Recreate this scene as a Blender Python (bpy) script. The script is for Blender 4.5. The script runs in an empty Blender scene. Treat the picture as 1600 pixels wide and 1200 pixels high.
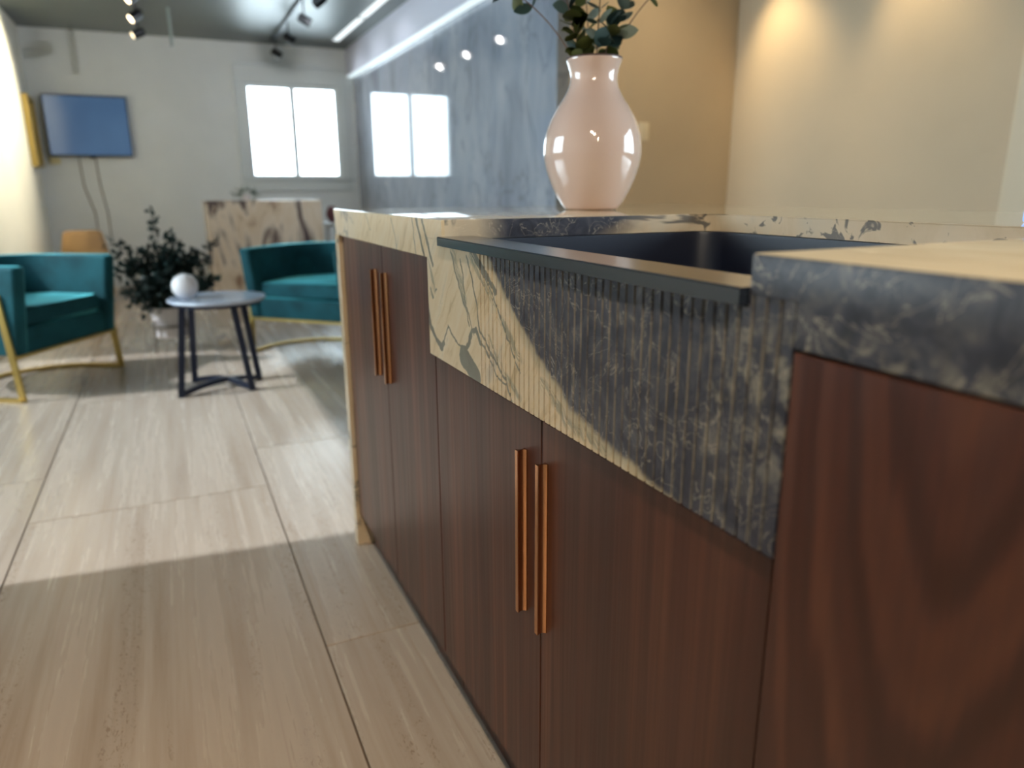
import bpy, bmesh, math, random
from mathutils import Vector, Matrix
random.seed(7)
SC = bpy.context.scene
COL = SC.collection
PI = math.pi

# ------------------------------------------------------------------ camera, world, lights, exposure
CAMZ = 0.9594
cam = bpy.data.cameras.new('camera'); camo = bpy.data.objects.new('camera', cam); COL.objects.link(camo)
F = Vector((0.40694222, 0.8757072, -0.25987482)); R = Vector((0.90626109, -0.42268629, -0.00520838)); U = Vector((0.11440655, 0.23339493, 0.96562827))
M = Matrix.Identity(4)
for i in range(3):
    M[i][0] = R[i]; M[i][1] = U[i]; M[i][2] = -F[i]
M.translation = Vector((0, 0, CAMZ))
camo.matrix_world = M
cam.sensor_width = 36; cam.sensor_fit = 'HORIZONTAL'; cam.lens = 1131.86 / 1600 * 36
cam.clip_start = 0.02
cam.dof.use_dof = True; cam.dof.focus_distance = 0.93; cam.dof.aperture_fstop = 3.2; cam.dof.aperture_blades = 0
SC.camera = camo
SC.view_settings.view_transform = 'Standard'; SC.view_settings.look = 'None'
SC.view_settings.exposure = 0.45; SC.view_settings.gamma = 1; SC.view_settings.use_curve_mapping = False
try:
    SC.cycles.max_bounces = 10; SC.cycles.diffuse_bounces = 6; SC.cycles.glossy_bounces = 5
    SC.cycles.sample_clamp_indirect = 6; SC.cycles.use_denoising = True
    SC.cycles.caustics_reflective = False; SC.cycles.caustics_refractive = False
except Exception:
    pass

w = bpy.data.worlds.new('daylight'); SC.world = w; w.use_nodes = True
nt = w.node_tree; bg = nt.nodes['Background']
bg.inputs[0].default_value = (0.74, 0.91, 1.0, 1); bg.inputs[1].default_value = 10.0

sun = bpy.data.lights.new('sun', 'SUN'); sun.energy = 3.7; sun.angle = math.radians(0.7); sun.color = (0.93, 0.97, 1.0)
so = bpy.data.objects.new('sun', sun); COL.objects.link(so)
sd = Vector((1, -0.105, -0.79)).normalized()
so.rotation_euler = sd.to_track_quat('-Z', 'Y').to_euler(); so.location = (-6, 4, 5)

def portal(loc, aim, sx, sy):
    l = bpy.data.lights.new('window_portal', 'AREA'); l.shape = 'RECTANGLE'; l.size = sx; l.size_y = sy
    l.cycles.is_portal = True
    o = bpy.data.objects.new('window_portal', l); COL.objects.link(o); o.location = loc
    o.rotation_euler = Vector(aim).to_track_quat('-Z', 'Y').to_euler()
XB0, XB1 = -1.04, 1.965          # back room side planes (left wall, soffit face)
XS = 2.04                        # polished slab wall face
YW = 8.5; ZC = 2.43
TH = 0.12; XL = -2.2; X2 = 3.286; YR = 3.78; YF = -3.6; YJ = 5.45
portal((1.38, YW + 0.02, 1.565), (0, -1, 0), 1.0, 1.0)
portal((XL - 0.02, 3.7, 1.58), (1, 0, 0), 1.40, 2.96)
portal((X2 + TH + 0.02, -0.65, 1.52), (-1, 0, 0), 1.35, 3.1)

# ------------------------------------------------------------------ helpers
def col8(r, g, b):
    f = lambda c: ((c / 255 + 0.055) / 1.055) ** 2.4 if c > 10 else c / 255 / 12.92
    return (f(r), f(g), f(b), 1)

class NT:
    """small node-expression helper"""
    def __init__(s, name, rough=0.5, metal=0.0, base=(0.5, 0.5, 0.5, 1), spec=0.5):
        s.m = bpy.data.materials.new(name); s.m.use_nodes = True
        s.t = s.m.node_tree; s.b = s.t.nodes['Principled BSDF']
        s.b.inputs['Roughness'].default_value = rough; s.b.inputs['Metallic'].default_value = metal
        s.b.inputs['Base Color'].default_value = base
        s.b.inputs['Specular IOR Level'].default_value = spec
    def n(s, t, **k):
        x = s.t.nodes.new(t)
        for a, v in k.items(): setattr(x, a, v)
        return x
    def put(s, sock, v):
        if isinstance(v, bpy.types.NodeSocket): s.t.links.new(v, sock)
        elif v is not None:
            if hasattr(sock.default_value, '__len__') and not hasattr(v, '__len__'): v = (v,) * len(sock.default_value)
            sock.default_value = v
    def math(s, op, a, b=None, c=None, clamp=False):
        x = s.n('ShaderNodeMath', operation=op, use_clamp=clamp)
        s.put(x.inputs[0], a)
        if b is not None: s.put(x.inputs[1], b)
        if c is not None: s.put(x.inputs[2], c)
        return x.outputs[0]
    def vec(s, op, a, b=None):
        x = s.n('ShaderNodeVectorMath', operation=op); s.put(x.inputs[0], a)
        if b is not None:
            if op == 'SCALE': s.put(x.inputs['Scale'], b)
            else: s.put(x.inputs[1], b)
        return x.outputs['Value'] if op in ('DOT_PRODUCT', 'LENGTH', 'DISTANCE') else x.outputs['Vector']
    def pos(s): return s.n('ShaderNodeNewGeometry').outputs['Position']
    def sep(s, v):
        x = s.n('ShaderNodeSeparateXYZ'); s.put(x.inputs[0], v); return x.outputs
    def comb(s, a, b, c):
        x = s.n('ShaderNodeCombineXYZ'); s.put(x.inputs[0], a); s.put(x.inputs[1], b); s.put(x.inputs[2], c); return x.outputs[0]
    def noise(s, v, scale=5, detail=4, rough=0.55, dist=0.0, color=False):
        x = s.n('ShaderNodeTexNoise'); s.put(x.inputs['Vector'], v)
        x.inputs['Scale'].default_value = scale; x.inputs['Detail'].default_value = detail
        x.inputs['Roughness'].default_value = rough; x.inputs['Distortion'].default_value = dist
        return x.outputs['Color' if color else 'Fac']
    def ramp(s, v, stops, interp='LINEAR'):
        x = s.n('ShaderNodeValToRGB'); s.put(x.inputs[0], v); e = x.color_ramp.elements; x.color_ramp.interpolation = interp
        while len(e) < len(stops): e.new(0.5)
        for i, (p, c) in enumerate(stops):
            e[i].position = p; e[i].color = c if hasattr(c, '__len__') else (c, c, c, 1)
        return x.outputs['Color']
    def mix(s, f, a, b, blend='MIX'):
        x = s.n('ShaderNodeMix', data_type='RGBA', blend_type=blend)
        s.put(x.inputs[0], f); s.put(x.inputs[6], a); s.put(x.inputs[7], b); return x.outputs[2]
    def smooth(s, v, a, b, lo=0.0, hi=1.0):
        x = s.n('ShaderNodeMapRange', interpolation_type='SMOOTHSTEP'); s.put(x.inputs[0], v)
        x.inputs[1].default_value = a; x.inputs[2].default_value = b; x.inputs[3].default_value = lo; x.inputs[4].default_value = hi
        return x.outputs[0]
    def bump(s, h, strength=0.2, dist=0.01):
        x = s.n('ShaderNodeBump'); s.put(x.inputs['Height'], h); x.inputs['Strength'].default_value = strength
        x.inputs['Distance'].default_value = dist; s.t.links.new(x.outputs[0], s.b.inputs['Normal'])
    def color(s, v): s.put(s.b.inputs['Base Color'], v)
    def rough(s, v): s.put(s.b.inputs['Roughness'], v)

def plain(name, c, rough=0.5, metal=0.0, var=0.0, scale=8, bump=0.0, spec=0.5, sheen=0.0):
    t = NT(name, rough, metal, c, spec)
    if var > 0:
        n = t.noise(t.pos(), scale, 3)
        t.color(t.mix(t.smooth(n, 0.3, 0.7), tuple(x * (1 - var) for x in c[:3]) + (1,), tuple(min(1, x * (1 + var)) for x in c[:3]) + (1,)))
        if bump: t.bump(t.noise(t.pos(), scale * 12, 3), bump, 0.002)
    if sheen: t.b.inputs['Sheen Weight'].default_value = sheen; t.b.inputs['Sheen Roughness'].default_value = 0.4
    return t.m
def emis(name, c, s):
    t = NT(name, 0.4, 0, (0.1, 0.1, 0.1, 1)); t.b.inputs['Emission Color'].default_value = c; t.b.inputs['Emission Strength'].default_value = s
    return t.m

def mesh_from(name, bm, mats, smooth=None):
    me = bpy.data.meshes.new(name); bmesh.ops.recalc_face_normals(bm, faces=bm.faces); bm.to_mesh(me); bm.free()
    for m in (mats if isinstance(mats, (list, tuple)) else [mats]): me.materials.append(m)
    if smooth is not None:
        me.polygons.foreach_set('use_smooth', [True] * len(me.polygons))
        me.set_sharp_from_angle(angle=math.radians(smooth))
    return me
def obj(name, bm, mats, parent=None, smooth=35, world=True, kind=None):
    """link one mesh object; 'world' means the verts are given in world coordinates"""
    if parent is not None and world:
        bmesh.ops.translate(bm, verts=bm.verts, vec=-Vector(parent.location))
    o = bpy.data.objects.new(name, mesh_from(name, bm, mats, smooth)); COL.objects.link(o)
    if parent is not None: o.parent = parent
    if kind: o['kind'] = kind
    return o
def thing(name, label, cat, loc=(0, 0, 0), rz=0.0, group=None):
    o = bpy.data.objects.new(name, None); COL.objects.link(o); o.empty_display_size = 0.05
    o.location = loc; o.rotation_euler = (0, 0, rz); o['label'] = label; o['category'] = cat
    if group: o['group'] = group
    return o
def tag(o, label, cat, group=None):
    o['label'] = label; o['category'] = cat
    if group: o['group'] = group
    return o
def dup(root, loc, rz=0.0, label=None):
    r = root.copy(); COL.objects.link(r); r.location = loc; r.rotation_euler = (0, 0, rz)
    if label: r['label'] = label
    for ch in list(root.children):
        c = ch.copy(); COL.objects.link(c); c.parent = r
        for g in ch.children:
            d = g.copy(); COL.objects.link(d); d.parent = c
    return r
def box(bm, x0, x1, y0, y1, z0, z1, bev=0.0, seg=2, mi=0):
    vs = [bm.verts.new((x, y, z)) for z in (z0, z1) for y in (y0, y1) for x in (x0, x1)]
    q = [(0, 2, 3, 1), (4, 5, 7, 6), (0, 1, 5, 4), (2, 6, 7, 3), (0, 4, 6, 2), (1, 3, 7, 5)]
    fs = [bm.faces.new([vs[i] for i in f]) for f in q]
    for f in fs: f.material_index = mi
    if bev > 0:
        es = list({e for f in fs for e in f.edges})
        bmesh.ops.bevel(bm, geom=es, offset=bev, segments=seg, profile=0.5, affect='EDGES')
    return fs
def B(*a, **k):
    bm = bmesh.new(); box(bm, *a, **k); return bm
def prism(bm, pts, z0, z1, axis='z'):
    """closed 2D outline extruded along an axis"""
    mk = {'z': lambda a, b, c: (a, b, c), 'y': lambda a, b, c: (a, c, b), 'x': lambda a, b, c: (c, a, b)}[axis]
    lo = [bm.verts.new(mk(a, b, z0)) for a, b in pts]; hi = [bm.verts.new(mk(a, b, z1)) for a, b in pts]
    n = len(pts)
    bm.faces.new(lo); bm.faces.new(hi[::-1])
    for i in range(n): bm.faces.new((lo[i], lo[(i + 1) % n], hi[(i + 1) % n], hi[i]))
def lathe(bm, prof, cx=0, cy=0, cz=0, seg=48):
    rings = []
    for r, z in prof:
        if r < 1e-5: rings.append([bm.verts.new((cx, cy, cz + z))])
        else: rings.append([bm.verts.new((cx + r * math.cos(2 * PI * k / seg), cy + r * math.sin(2 * PI * k / seg), cz + z)) for k in range(seg)])
    for a, b in zip(rings[:-1], rings[1:]):
        for k in range(seg):
            k2 = (k + 1) % seg
            if len(a) == 1 and len(b) == 1: continue
            if len(a) == 1: bm.faces.new((a[0], b[k], b[k2]))
            elif len(b) == 1: bm.faces.new((a[k], a[k2], b[0]))
            else: bm.faces.new((a[k], a[k2], b[k2], b[k]))
def tube(bm, pts, r, seg=8, r2=None, flat=None):
    """swept bar; flat=(w,h) gives a rectangular section with h along z"""
    pts = [Vector(p) for p in pts]; n = len(pts); rings = []
    for i, p in enumerate(pts):
        d = (pts[min(i + 1, n - 1)] - pts[max(i - 1, 0)]).normalized()
        up = Vector((0, 0, 1)) if abs(d.z) < 0.9 else Vector((0, 1, 0))
        a = d.cross(up).normalized(); b = a.cross(d).normalized()
        rr = r if r2 is None else r + (r2 - r) * i / (n - 1)
        if flat: offs = [(flat[0] / 2 * sx, flat[1] / 2 * sy) for sx, sy in ((1, 1), (-1, 1), (-1, -1), (1, -1))]
        else: offs = [(rr * math.cos(2 * PI * k / seg), rr * math.sin(2 * PI * k / seg)) for k in range(seg)]
        rings.append([bm.verts.new(p + a * u + b * v) for u, v in offs])
    m = len(rings[0])
    for A, Bq in zip(rings[:-1], rings[1:]):
        for k in range(m): bm.faces.new((A[k], A[(k + 1) % m], Bq[(k + 1) % m], Bq[k]))
    bm.faces.new(rings[0][::-1]); bm.faces.new(rings[-1])
def struct(name, bm, mats, smooth=None):
    o = obj(name, bm, mats, None, smooth); o['kind'] = 'structure'; return o
def curve(fn, n): return [fn(i / n) for i in range(n + 1)]

# ------------------------------------------------------------------ materials
def mat_travertine():
    t = NT('travertine_tile', 0.3)
    oi = t.n('ShaderNodeObjectInfo').outputs['Random']
    p = t.vec('ADD', t.pos(), t.comb(t.math('MULTIPLY', oi, 37.0), t.math('MULTIPLY', oi, 11.0), 0.0))
    s = t.vec('MULTIPLY', p, (15.0, 0.55, 1.0))
    n1 = t.noise(s, 1.0, 6, 0.62, 0.0)
    n2 = t.noise(t.vec('MULTIPLY', p, (42.0, 1.9, 1.0)), 1.0, 4, 0.6)
    c = t.ramp(n1, [(0.26, col8(142, 126, 110)), (0.42, col8(162, 148, 134)), (0.56, col8(176, 164, 151)), (0.75, col8(164, 151, 138))])
    c = t.mix(t.smooth(n2, 0.30, 0.75, 0, 0.35), c, col8(172, 160, 148))
    # tiny open pits running along the veins
    pn = t.noise(t.vec('MULTIPLY', p, (130.0, 50.0, 1.0)), 1.0, 4, 0.7, 1.4)
    band = t.noise(t.vec('MULTIPLY', p, (15.0, 0.7, 1.0)), 1.0, 3, 0.5)
    pit = t.math('MULTIPLY', t.smooth(pn, 0.565, 0.62), t.smooth(band, 0.50, 0.60))
    c = t.mix(t.math('MULTIPLY', pit, 0.6), c, col8(112, 90, 70))
    # faint long streaks
    st = t.noise(t.vec('MULTIPLY', p, (60.0, 0.6, 1.0)), 1.0, 2, 0.5, 0.1)
    c = t.mix(t.smooth(st, 0.60, 0.72, 0, 0.28), c, col8(140, 118, 96))
    t.color(c); t.rough(t.smooth(n1, 0.2, 0.8, 0.2, 0.32))
    t.bump(t.math('MULTIPLY', pit, -1.0), 0.35, 0.002)
    return t.m

def mat_walnut(name, figure=False, dark=1.0):
    t = NT(name, 0.33, spec=0.55)
    p = t.pos(); x, y, z = t.sep(p)
    if figure:
        # cathedral figure: nested arches drawn by a stretched distance field
        oy = t.math('SUBTRACT', y, 0.235); oz = t.math('SUBTRACT', z, 1.06)
        wob = t.noise(t.vec('MULTIPLY', p, (1.0, 6.0, 1.3)), 1.0, 3, 0.5)
        d = t.math('SQRT', t.math('ADD', t.math('POWER', t.math('MULTIPLY', oy, 9.0), 2.0), t.math('POWER', t.math('MULTIPLY', oz, 1.55), 2.0)))
        d = t.math('ADD', d, t.math('MULTIPLY', wob, 0.75))
        wob2 = t.noise(t.vec('MULTIPLY', p, (1.0, 30.0, 2.2)), 1.0, 3, 0.6)
        d2 = t.math('ADD', t.math('MULTIPLY', d, 24.0), t.math('MULTIPLY', wob2, 3.5))
        rings = t.math('ADD', t.math('MULTIPLY', t.math('SINE', d2), 0.55), t.math('MULTIPLY', t.math('SINE', t.math('MULTIPLY', d2, 2.3)), 0.3))
        g0 = t.smooth(rings, -1.1, 1.1, 0.05, 0.85)
    else:
        g0 = t.noise(t.vec('MULTIPLY', p, (4.0, 26.0, 0.55)), 1.0, 4, 0.55, 0.15)
        g0 = t.smooth(g0, 0.28, 0.72)
    g1 = t.noise(t.vec('MULTIPLY', p, (30.0, 150.0, 2.2)), 1.0, 3, 0.6)
    g2 = t.noise(t.vec('MULTIPLY', p, (3.0, 9.0, 0.4)), 1.0, 3, 0.5)
    k = dark
    sc = lambda c: tuple(v * k for v in c[:3]) + (1,)
    c = t.ramp(g0, [(0.0, sc(col8(54, 27, 19))), (0.45, sc(col8(76, 40, 29))), (1.0, sc(col8(106, 62, 42)))])
    c = t.mix(t.smooth(g1, 0.35, 0.65, 0, 0.30), c, sc(col8(48, 26, 19)))
    c = t.mix(t.smooth(g2, 0.4, 0.65, 0, 0.3), c, sc(col8(66, 32, 27)))
    t.color(c); t.rough(t.smooth(g1, 0.3, 0.7, 0.30, 0.40)); t.bump(g1, 0.06, 0.001)
    return t.m

BOUND = [(1.00, 0.98), (0.92, 0.893), (0.8989, 0.8734), (0.8325, 0.8182), (0.7772, 0.7827), (0.7184, 0.748), (0.6724, 0.722), (0.6168, 0.709), (0.5507, 0.702), (0.49, 0.693), (0.44, 0.675), (0.40, 0.65)]
SOFT = [(0.010, [(1.035, 0.874), (1.0, 0.825), (0.985, 0.80)]), (0.007, [(0.965, 0.874), (0.91, 0.828), (0.87, 0.80), (0.80, 0.755)]), (0.006, [(0.90, 0.76), (0.85, 0.725), (0.80, 0.70)]), (0.006, [(1.145, 0.85), (1.12, 0.80)]), (0.008, [(0.74, 0.735), (0.68, 0.705), (0.60, 0.695)])]
STROKES = [  # (half width m, polyline of (Y, Z)) dark green-grey veins on the island front
    (0.0016, [(0.975, 0.868), (0.951, 0.829), (0.9303, 0.764), (0.897, 0.745), (0.8442, 0.7187), (0.8246, 0.68)]),
    (0.0052, [(1.1607, 0.776), (1.145, 0.735), (1.12, 0.717), (1.0957, 0.7086), (1.085, 0.72)]),
    (0.0013, [(1.085, 0.722), (1.0718, 0.7392), (1.0616, 0.7563), (1.029, 0.7367), (1.0024, 0.7268)]),
    (0.0036, [(1.0024, 0.7268), (0.9832, 0.7303), (0.9732, 0.7403), (0.9619, 0.7603), (0.9439, 0.7653), (0.932, 0.7495)]),
    (0.0013, [(0.932, 0.7495), (0.897, 0.7383), (0.8757, 0.7159), (0.8443, 0.7099)]),
    (0.0150, [(0.995, 0.7150), (0.9699, 0.7041), (0.948, 0.6938)]),
    (0.0022, [(1.1406, 0.8003), (1.129, 0.788)]), (0.0012, [(1.118, 0.80), (1.112, 0.806)]),
    (0.0009, [(1.0386, 0.8673), (1.0071, 0.818), (0.9781, 0.7841), (0.972, 0.765)]),
    (0.0011, [(0.9608, 0.873), (0.9154, 0.8462), (0.8732, 0.8083), (0.83, 0.765), (0.80, 0.735)]),
    (0.0045, [(0.945, 0.873), (0.905, 0.845), (0.875, 0.825)]),
    (0.0009, [(1.00, 0.86), (0.985, 0.80), (0.955, 0.755)]),
    (0.0014, [(1.2312, 0.9115), (1.224, 0.88), (1.2133, 0.8511)]),
    (0.0042, [(1.2091, 0.9134), (1.188, 0.885), (1.1677, 0.8546)]),
    (0.0034, [(1.1713, 0.9096), (1.15, 0.882), (1.1254, 0.8437)]),
    (0.0010, [(1.36, 0.91), (1.335, 0.88), (1.33, 0.853)]), (0.0010, [(1.55, 0.91), (1.52, 0.88)]),
]
def marble_nodes(t, front=True, thr=0.54):
    p = t.pos()
    warp = t.vec('SUBTRACT', t.noise(p, 9, 4, 0.55, 0.0, True), (0.5, 0.5, 0.5))
    fine = t.vec('SUBTRACT', t.noise(p, 55, 3, 0.6, 0.0, True), (0.5, 0.5, 0.5))
    cream = t.ramp(t.noise(t.vec('MULTIPLY', p, (9.0, 9.0, 3.5)), 1.0, 5, 0.6, 0.6),
                   [(0.30, col8(190, 168, 136)), (0.50, col8(206, 186, 158)), (0.70, col8(196, 184, 164))])
    dk = t.noise(p, 30, 6, 0.65, 1.2)
    dark = t.ramp(dk, [(0.25, col8(34, 36, 46)), (0.48, col8(54, 56, 68)), (0.62, col8(76, 77, 84)), (0.72, col8(126, 120, 112)), (0.80, col8(74, 75, 82))])
    vein = t.math('ABSOLUTE', t.math('SUBTRACT', t.noise(p, 17, 4, 0.55, 1.8), 0.5))
    dark = t.mix(t.smooth(vein, 0.0, 0.012, 0.55, 0.0), dark, col8(176, 168, 154))
    # generic bands for the parts away from the front face
    q = t.vec('ADD', p, t.vec('SCALE', warp, 0.30))
    g = t.noise(t.vec('MULTIPLY', q, (2.6, 3.2, 2.8)), 1.0, 3, 0.5, 0.4)
    bandm = t.smooth(g, thr, thr + 0.04)
    gv = t.math('ABSOLUTE', t.math('SUBTRACT', g, 0.47))
    gvm = t.smooth(gv, 0.0, 0.013, 0.8, 0.0)
    gen = t.mix(bandm, t.mix(gvm, cream, col8(84, 90, 90)), dark)
    if not front:
        return t, p, gen, cream, dark
    x, y, z = t.sep(p)
    mid = t.vec('SUBTRACT', t.noise(p, 26, 3, 0.55, 0.0, True), (0.5, 0.5, 0.5))
    wy, wz = t.sep(t.vec('ADD', t.vec('ADD', t.vec('SCALE', warp, 0.020), t.vec('SCALE', mid, 0.016)), t.vec('SCALE', fine, 0.0055)))[1:3]
    yy = t.math('ADD', y, wy); zz = t.math('ADD', z, wz)
    pv = t.comb(yy, zz, 0.0)
    # dark body: everything nearer than the traced boundary (height as a function of Y)
    rp = t.n('ShaderNodeFloatCurve')
    cv = rp.mapping.curves[0]
    pts = sorted((a, b) for a, b in BOUND)
    y0, y1 = 0.36, 1.05
    while len(cv.points) < len(pts): cv.points.new(0.5, 0.5)
    for i, (a, b) in enumerate(pts):
        cv.points[i].location = ((a - y0) / (y1 - y0), b); cv.points[i].handle_type = 'VECTOR'
    rp.mapping.update()
    t.put(rp.inputs['Value'], t.smoothlin(yy, y0, y1))
    dz = t.math('SUBTRACT', zz, rp.outputs[0])
    bm_ = t.smooth(dz, -0.004, 0.006)
    # ribbons below the boundary (grey streak inside the cream band near the right end)
    creamf = t.ramp(t.noise(t.vec('MULTIPLY', t.comb(t.math('ADD', yy, t.math('MULTIPLY', zz, 0.8)), t.math('SUBTRACT', zz, yy), 0.0), (36.0, 5.0, 1.0)), 1.0, 4, 0.6, 0.5),
                    [(0.28, col8(172, 148, 112)), (0.45, col8(204, 182, 148)), (0.62, col8(208, 190, 162)), (0.78, col8(160, 152, 136))])
    def chained(v, prev):
        # evaluates the segments one after another (keeps the shader's working memory small)
        return v if prev is None else t.vec('ADD', v, t.vec('SCALE', (1e-7, 0.0, 0.0), prev))
    mind = None
    for wdt, pl in STROKES:
        for (a0, b0), (a1, b1) in zip(pl[:-1], pl[1:]):
            A = Vector((a0, b0, 0)); BA = Vector((a1 - a0, b1 - b0, 0)); L2 = BA.dot(BA)
            pa = t.vec('SUBTRACT', chained(pv, mind), tuple(A))
            h = t.math('MULTIPLY', t.vec('DOT_PRODUCT', pa, tuple(BA)), 1.0 / L2, clamp=True)
            d = t.vec('DISTANCE', pa, t.vec('SCALE', tuple(BA), h))
            d = t.math('SUBTRACT', d, wdt)
            mind = d if mind is None else t.math('MINIMUM', mind, d)
    ms = None
    for wdt, pl in SOFT:
        for (a0, b0), (a1, b1) in zip(pl[:-1], pl[1:]):
            A = Vector((a0, b0, 0)); BA = Vector((a1 - a0, b1 - b0, 0)); L2 = BA.dot(BA)
            pa = t.vec('SUBTRACT', chained(pv, ms if ms is not None else mind), tuple(A))
            h = t.math('MULTIPLY', t.vec('DOT_PRODUCT', pa, tuple(BA)), 1.0 / L2, clamp=True)
            d = t.math('DIVIDE', t.vec('DISTANCE', pa, t.vec('SCALE', tuple(BA), h)), wdt)
            ms = d if ms is None else t.math('MINIMUM', ms, d)
    streak = t.noise(t.vec('MULTIPLY', t.comb(t.math('ADD', yy, t.math('MULTIPLY', zz, -1.1)), t.math('ADD', zz, yy), 0.0), (190.0, 14.0, 1.0)), 1.0, 3, 0.6)
    creamf = t.mix(t.math('MULTIPLY', t.smooth(ms, 0.3, 1.3, 1.0, 0.0), t.smooth(streak, 0.38, 0.56, 0.0, 0.75)), creamf, col8(120, 120, 104))
    vm = t.smooth(mind, -0.0004, 0.0016, 0.9, 0.0)
    dcol = t.mix(t.noise(p, 60, 3), col8(66, 70, 72), col8(118, 120, 108))
    fr = t.mix(vm, creamf, dcol)
    # grey-olive cast fringing the dark body
    fr = t.mix(t.smooth(dz, -0.022, 0.0, 0.0, 0.55), fr, col8(136, 132, 112))
    mott = t.math('MULTIPLY', t.smooth(t.noise(p, 62, 5, 0.7, 0.6), 0.47, 0.62, 0.0, 0.6), t.math('MULTIPLY', t.smooth(y, 0.40, 0.47, 1.0, 0.0), t.smooth(z, 0.70, 0.80)))
    dark2 = t.mix(t.math('MULTIPLY', mott, t.smooth(z, 0.845, 0.875, 1.0, 0.12)), dark, col8(150, 144, 130))
    fr = t.mix(bm_, fr, dark2)
    mask = t.smooth(x, 0.3880, 0.3890, 1.0, 0.0)
    mask = t.math('MAXIMUM', mask, t.math('MULTIPLY', t.smooth(x, 0.41, 0.415, 1.0, 0.0), t.smooth(y, 0.366, 0.368, 1.0, 0.0)))
    nearm = t.smooth(y, 1.6, 1.75, 1.0, 0.0)
    return t, p, t.mix(t.math('MULTIPLY', mask, nearm), gen, fr), cream, dark
def _sl(s, v, a, b):
    x = s.n('ShaderNodeMapRange'); s.put(x.inputs[0], v); x.inputs[1].default_value = a; x.inputs[2].default_value = b; return x.outputs[0]
NT.smoothlin = _sl
def mat_marble(name, front=True, rough=0.12, top=False):
    t = NT(name, rough, spec=0.5)
    t, p, c, cream, dark = marble_nodes(t, front, 0.54 if front else 0.64)
    if top:  # upper face: pale veining running with the slab
        nz = t.sep(t.n('ShaderNodeNewGeometry').outputs['Normal'])[2]
        st = t.noise(t.vec('MULTIPLY', t.vec('ADD', p, (0.0, 0.0, 0.0)), (16.0, 3.0, 1.0)), 1.0, 4, 0.6, 0.5)
        tc = t.ramp(st, [(0.3, col8(200, 180, 148)), (0.55, col8(222, 206, 178)), (0.8, col8(180, 165, 140))])
        c = t.mix(t.smooth(nz, 0.7, 0.9), c, tc)
        ysep = t.sep(p)
        # the cut-out edge goes from dark at the far end to cream with blotches along the back
        em = t.math('MULTIPLY', t.smooth(ysep[0], 0.386, 0.42), t.smooth(nz, 0.5, 0.7, 1.0, 0.0))
        q2 = t.vec('MULTIPLY', p, (6.0, 15.0, 18.0))
        sw = t.math('ADD', ysep[0], t.math('MULTIPLY', t.noise(q2, 1.0, 3), 0.35))
        ecol = t.mix(t.smooth(sw, 0.84, 1.02), dark, cream)
        ecol = t.mix(t.math('MULTIPLY', t.smooth(t.noise(t.vec('MULTIPLY', t.vec('ADD', p, (0, 0, 3.1)), (4.0, 30.0, 34.0)), 1.0, 3, 0.5, 0.9), 0.56, 0.62), 0.8), ecol, col8(62, 66, 74))
        ecol = t.mix(t.smooth(ysep[0], 0.43, 0.50, 0.75, 0.0), ecol, cream)
        c = t.mix(em, c, ecol)
        t.rough(t.smooth(nz, 0.7, 0.95, 0.32, 0.05))
    t.color(c)
    return t.m
def mat_honed():
    t = NT('honed_groove', 0.5)
    t, p, c, cream, dark = marble_nodes(t, True)
    n = t.noise(t.vec('MULTIPLY', p, (1.0, 40.0, 30.0)), 1.0, 4, 0.65, 0.8)
    t.color(t.mix(t.smooth(n, 0.3, 0.62, 0.05, 0.55), c, col8(142, 134, 120))); return t.m
def mat_slabwall():
    t = NT('polished_slab', 0.05, spec=0.75)
    p = t.pos(); wv = t.noise(t.vec('MULTIPLY', p, (1.0, 1.6, 0.7)), 1.5, 5, 0.6, 0.8)
    c = t.ramp(wv, [(0.3, col8(112, 120, 134)), (0.5, col8(140, 147, 160)), (0.7, col8(158, 163, 172))])
    v = t.math('ABSOLUTE', t.math('SUBTRACT', t.noise(t.vec('MULTIPLY', p, (1, 2.4, 0.9)), 1.2, 4, 0.6, 1.0), 0.5))
    c = t.mix(t.smooth(v, 0.0, 0.03, 0.45, 0), c, col8(98, 100, 110))
    t.color(c); return t.m
def mat_console():
    t = NT('console_marble', 0.2); p = t.pos()
    g = t.noise(t.vec('MULTIPLY', p, (5.0, 5.0, 1.7)), 1.0, 4, 0.55, 1.0)
    c = t.ramp(g, [(0.30, col8(140, 110, 92)), (0.40, col8(208, 190, 166)), (0.52, col8(216, 202, 184)), (0.60, col8(110, 96, 92)), (0.64, col8(82, 72, 76)), (0.70, col8(196, 178, 156))])
    t.color(c); return t.m
def mat_velvet():
    t = NT('teal_velvet', 0.75, base=col8(14, 74, 84), spec=0.2)
    n = t.noise(t.pos(), 6, 4)
    t.color(t.mix(t.smooth(n, 0.3, 0.7), col8(9, 53, 61), col8(22, 78, 87)))
    t.b.inputs['Sheen Weight'].default_value = 1.0; t.b.inputs['Sheen Roughness'].default_value = 0.4
    t.b.inputs['Sheen Tint'].default_value = col8(110, 215, 225)
    return t.m
def mat_ceiling():
    t = NT('dark_ceiling_paint', 0.38, spec=0.4)
    n = t.noise(t.vec('MULTIPLY', t.pos(), (0.6, 3.0, 1)), 1.0, 3)
    t.color(t.mix(n, col8(74, 82, 82), col8(90, 98, 98))); return t.m
def mat_wicker():
    t = NT('woven_rattan', 0.7)
    x, y, z = t.sep(t.pos())
    a = t.math('SINE', t.math('MULTIPLY', z, 300.0)); b = t.math('SINE', t.math('MULTIPLY', t.math('ADD', x, y), 260.0))
    t.color(t.mix(t.smooth(t.math('MULTIPLY', a, b), -0.5, 0.5), col8(170, 132, 88), col8(196, 160, 112))); return t.m
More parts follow.
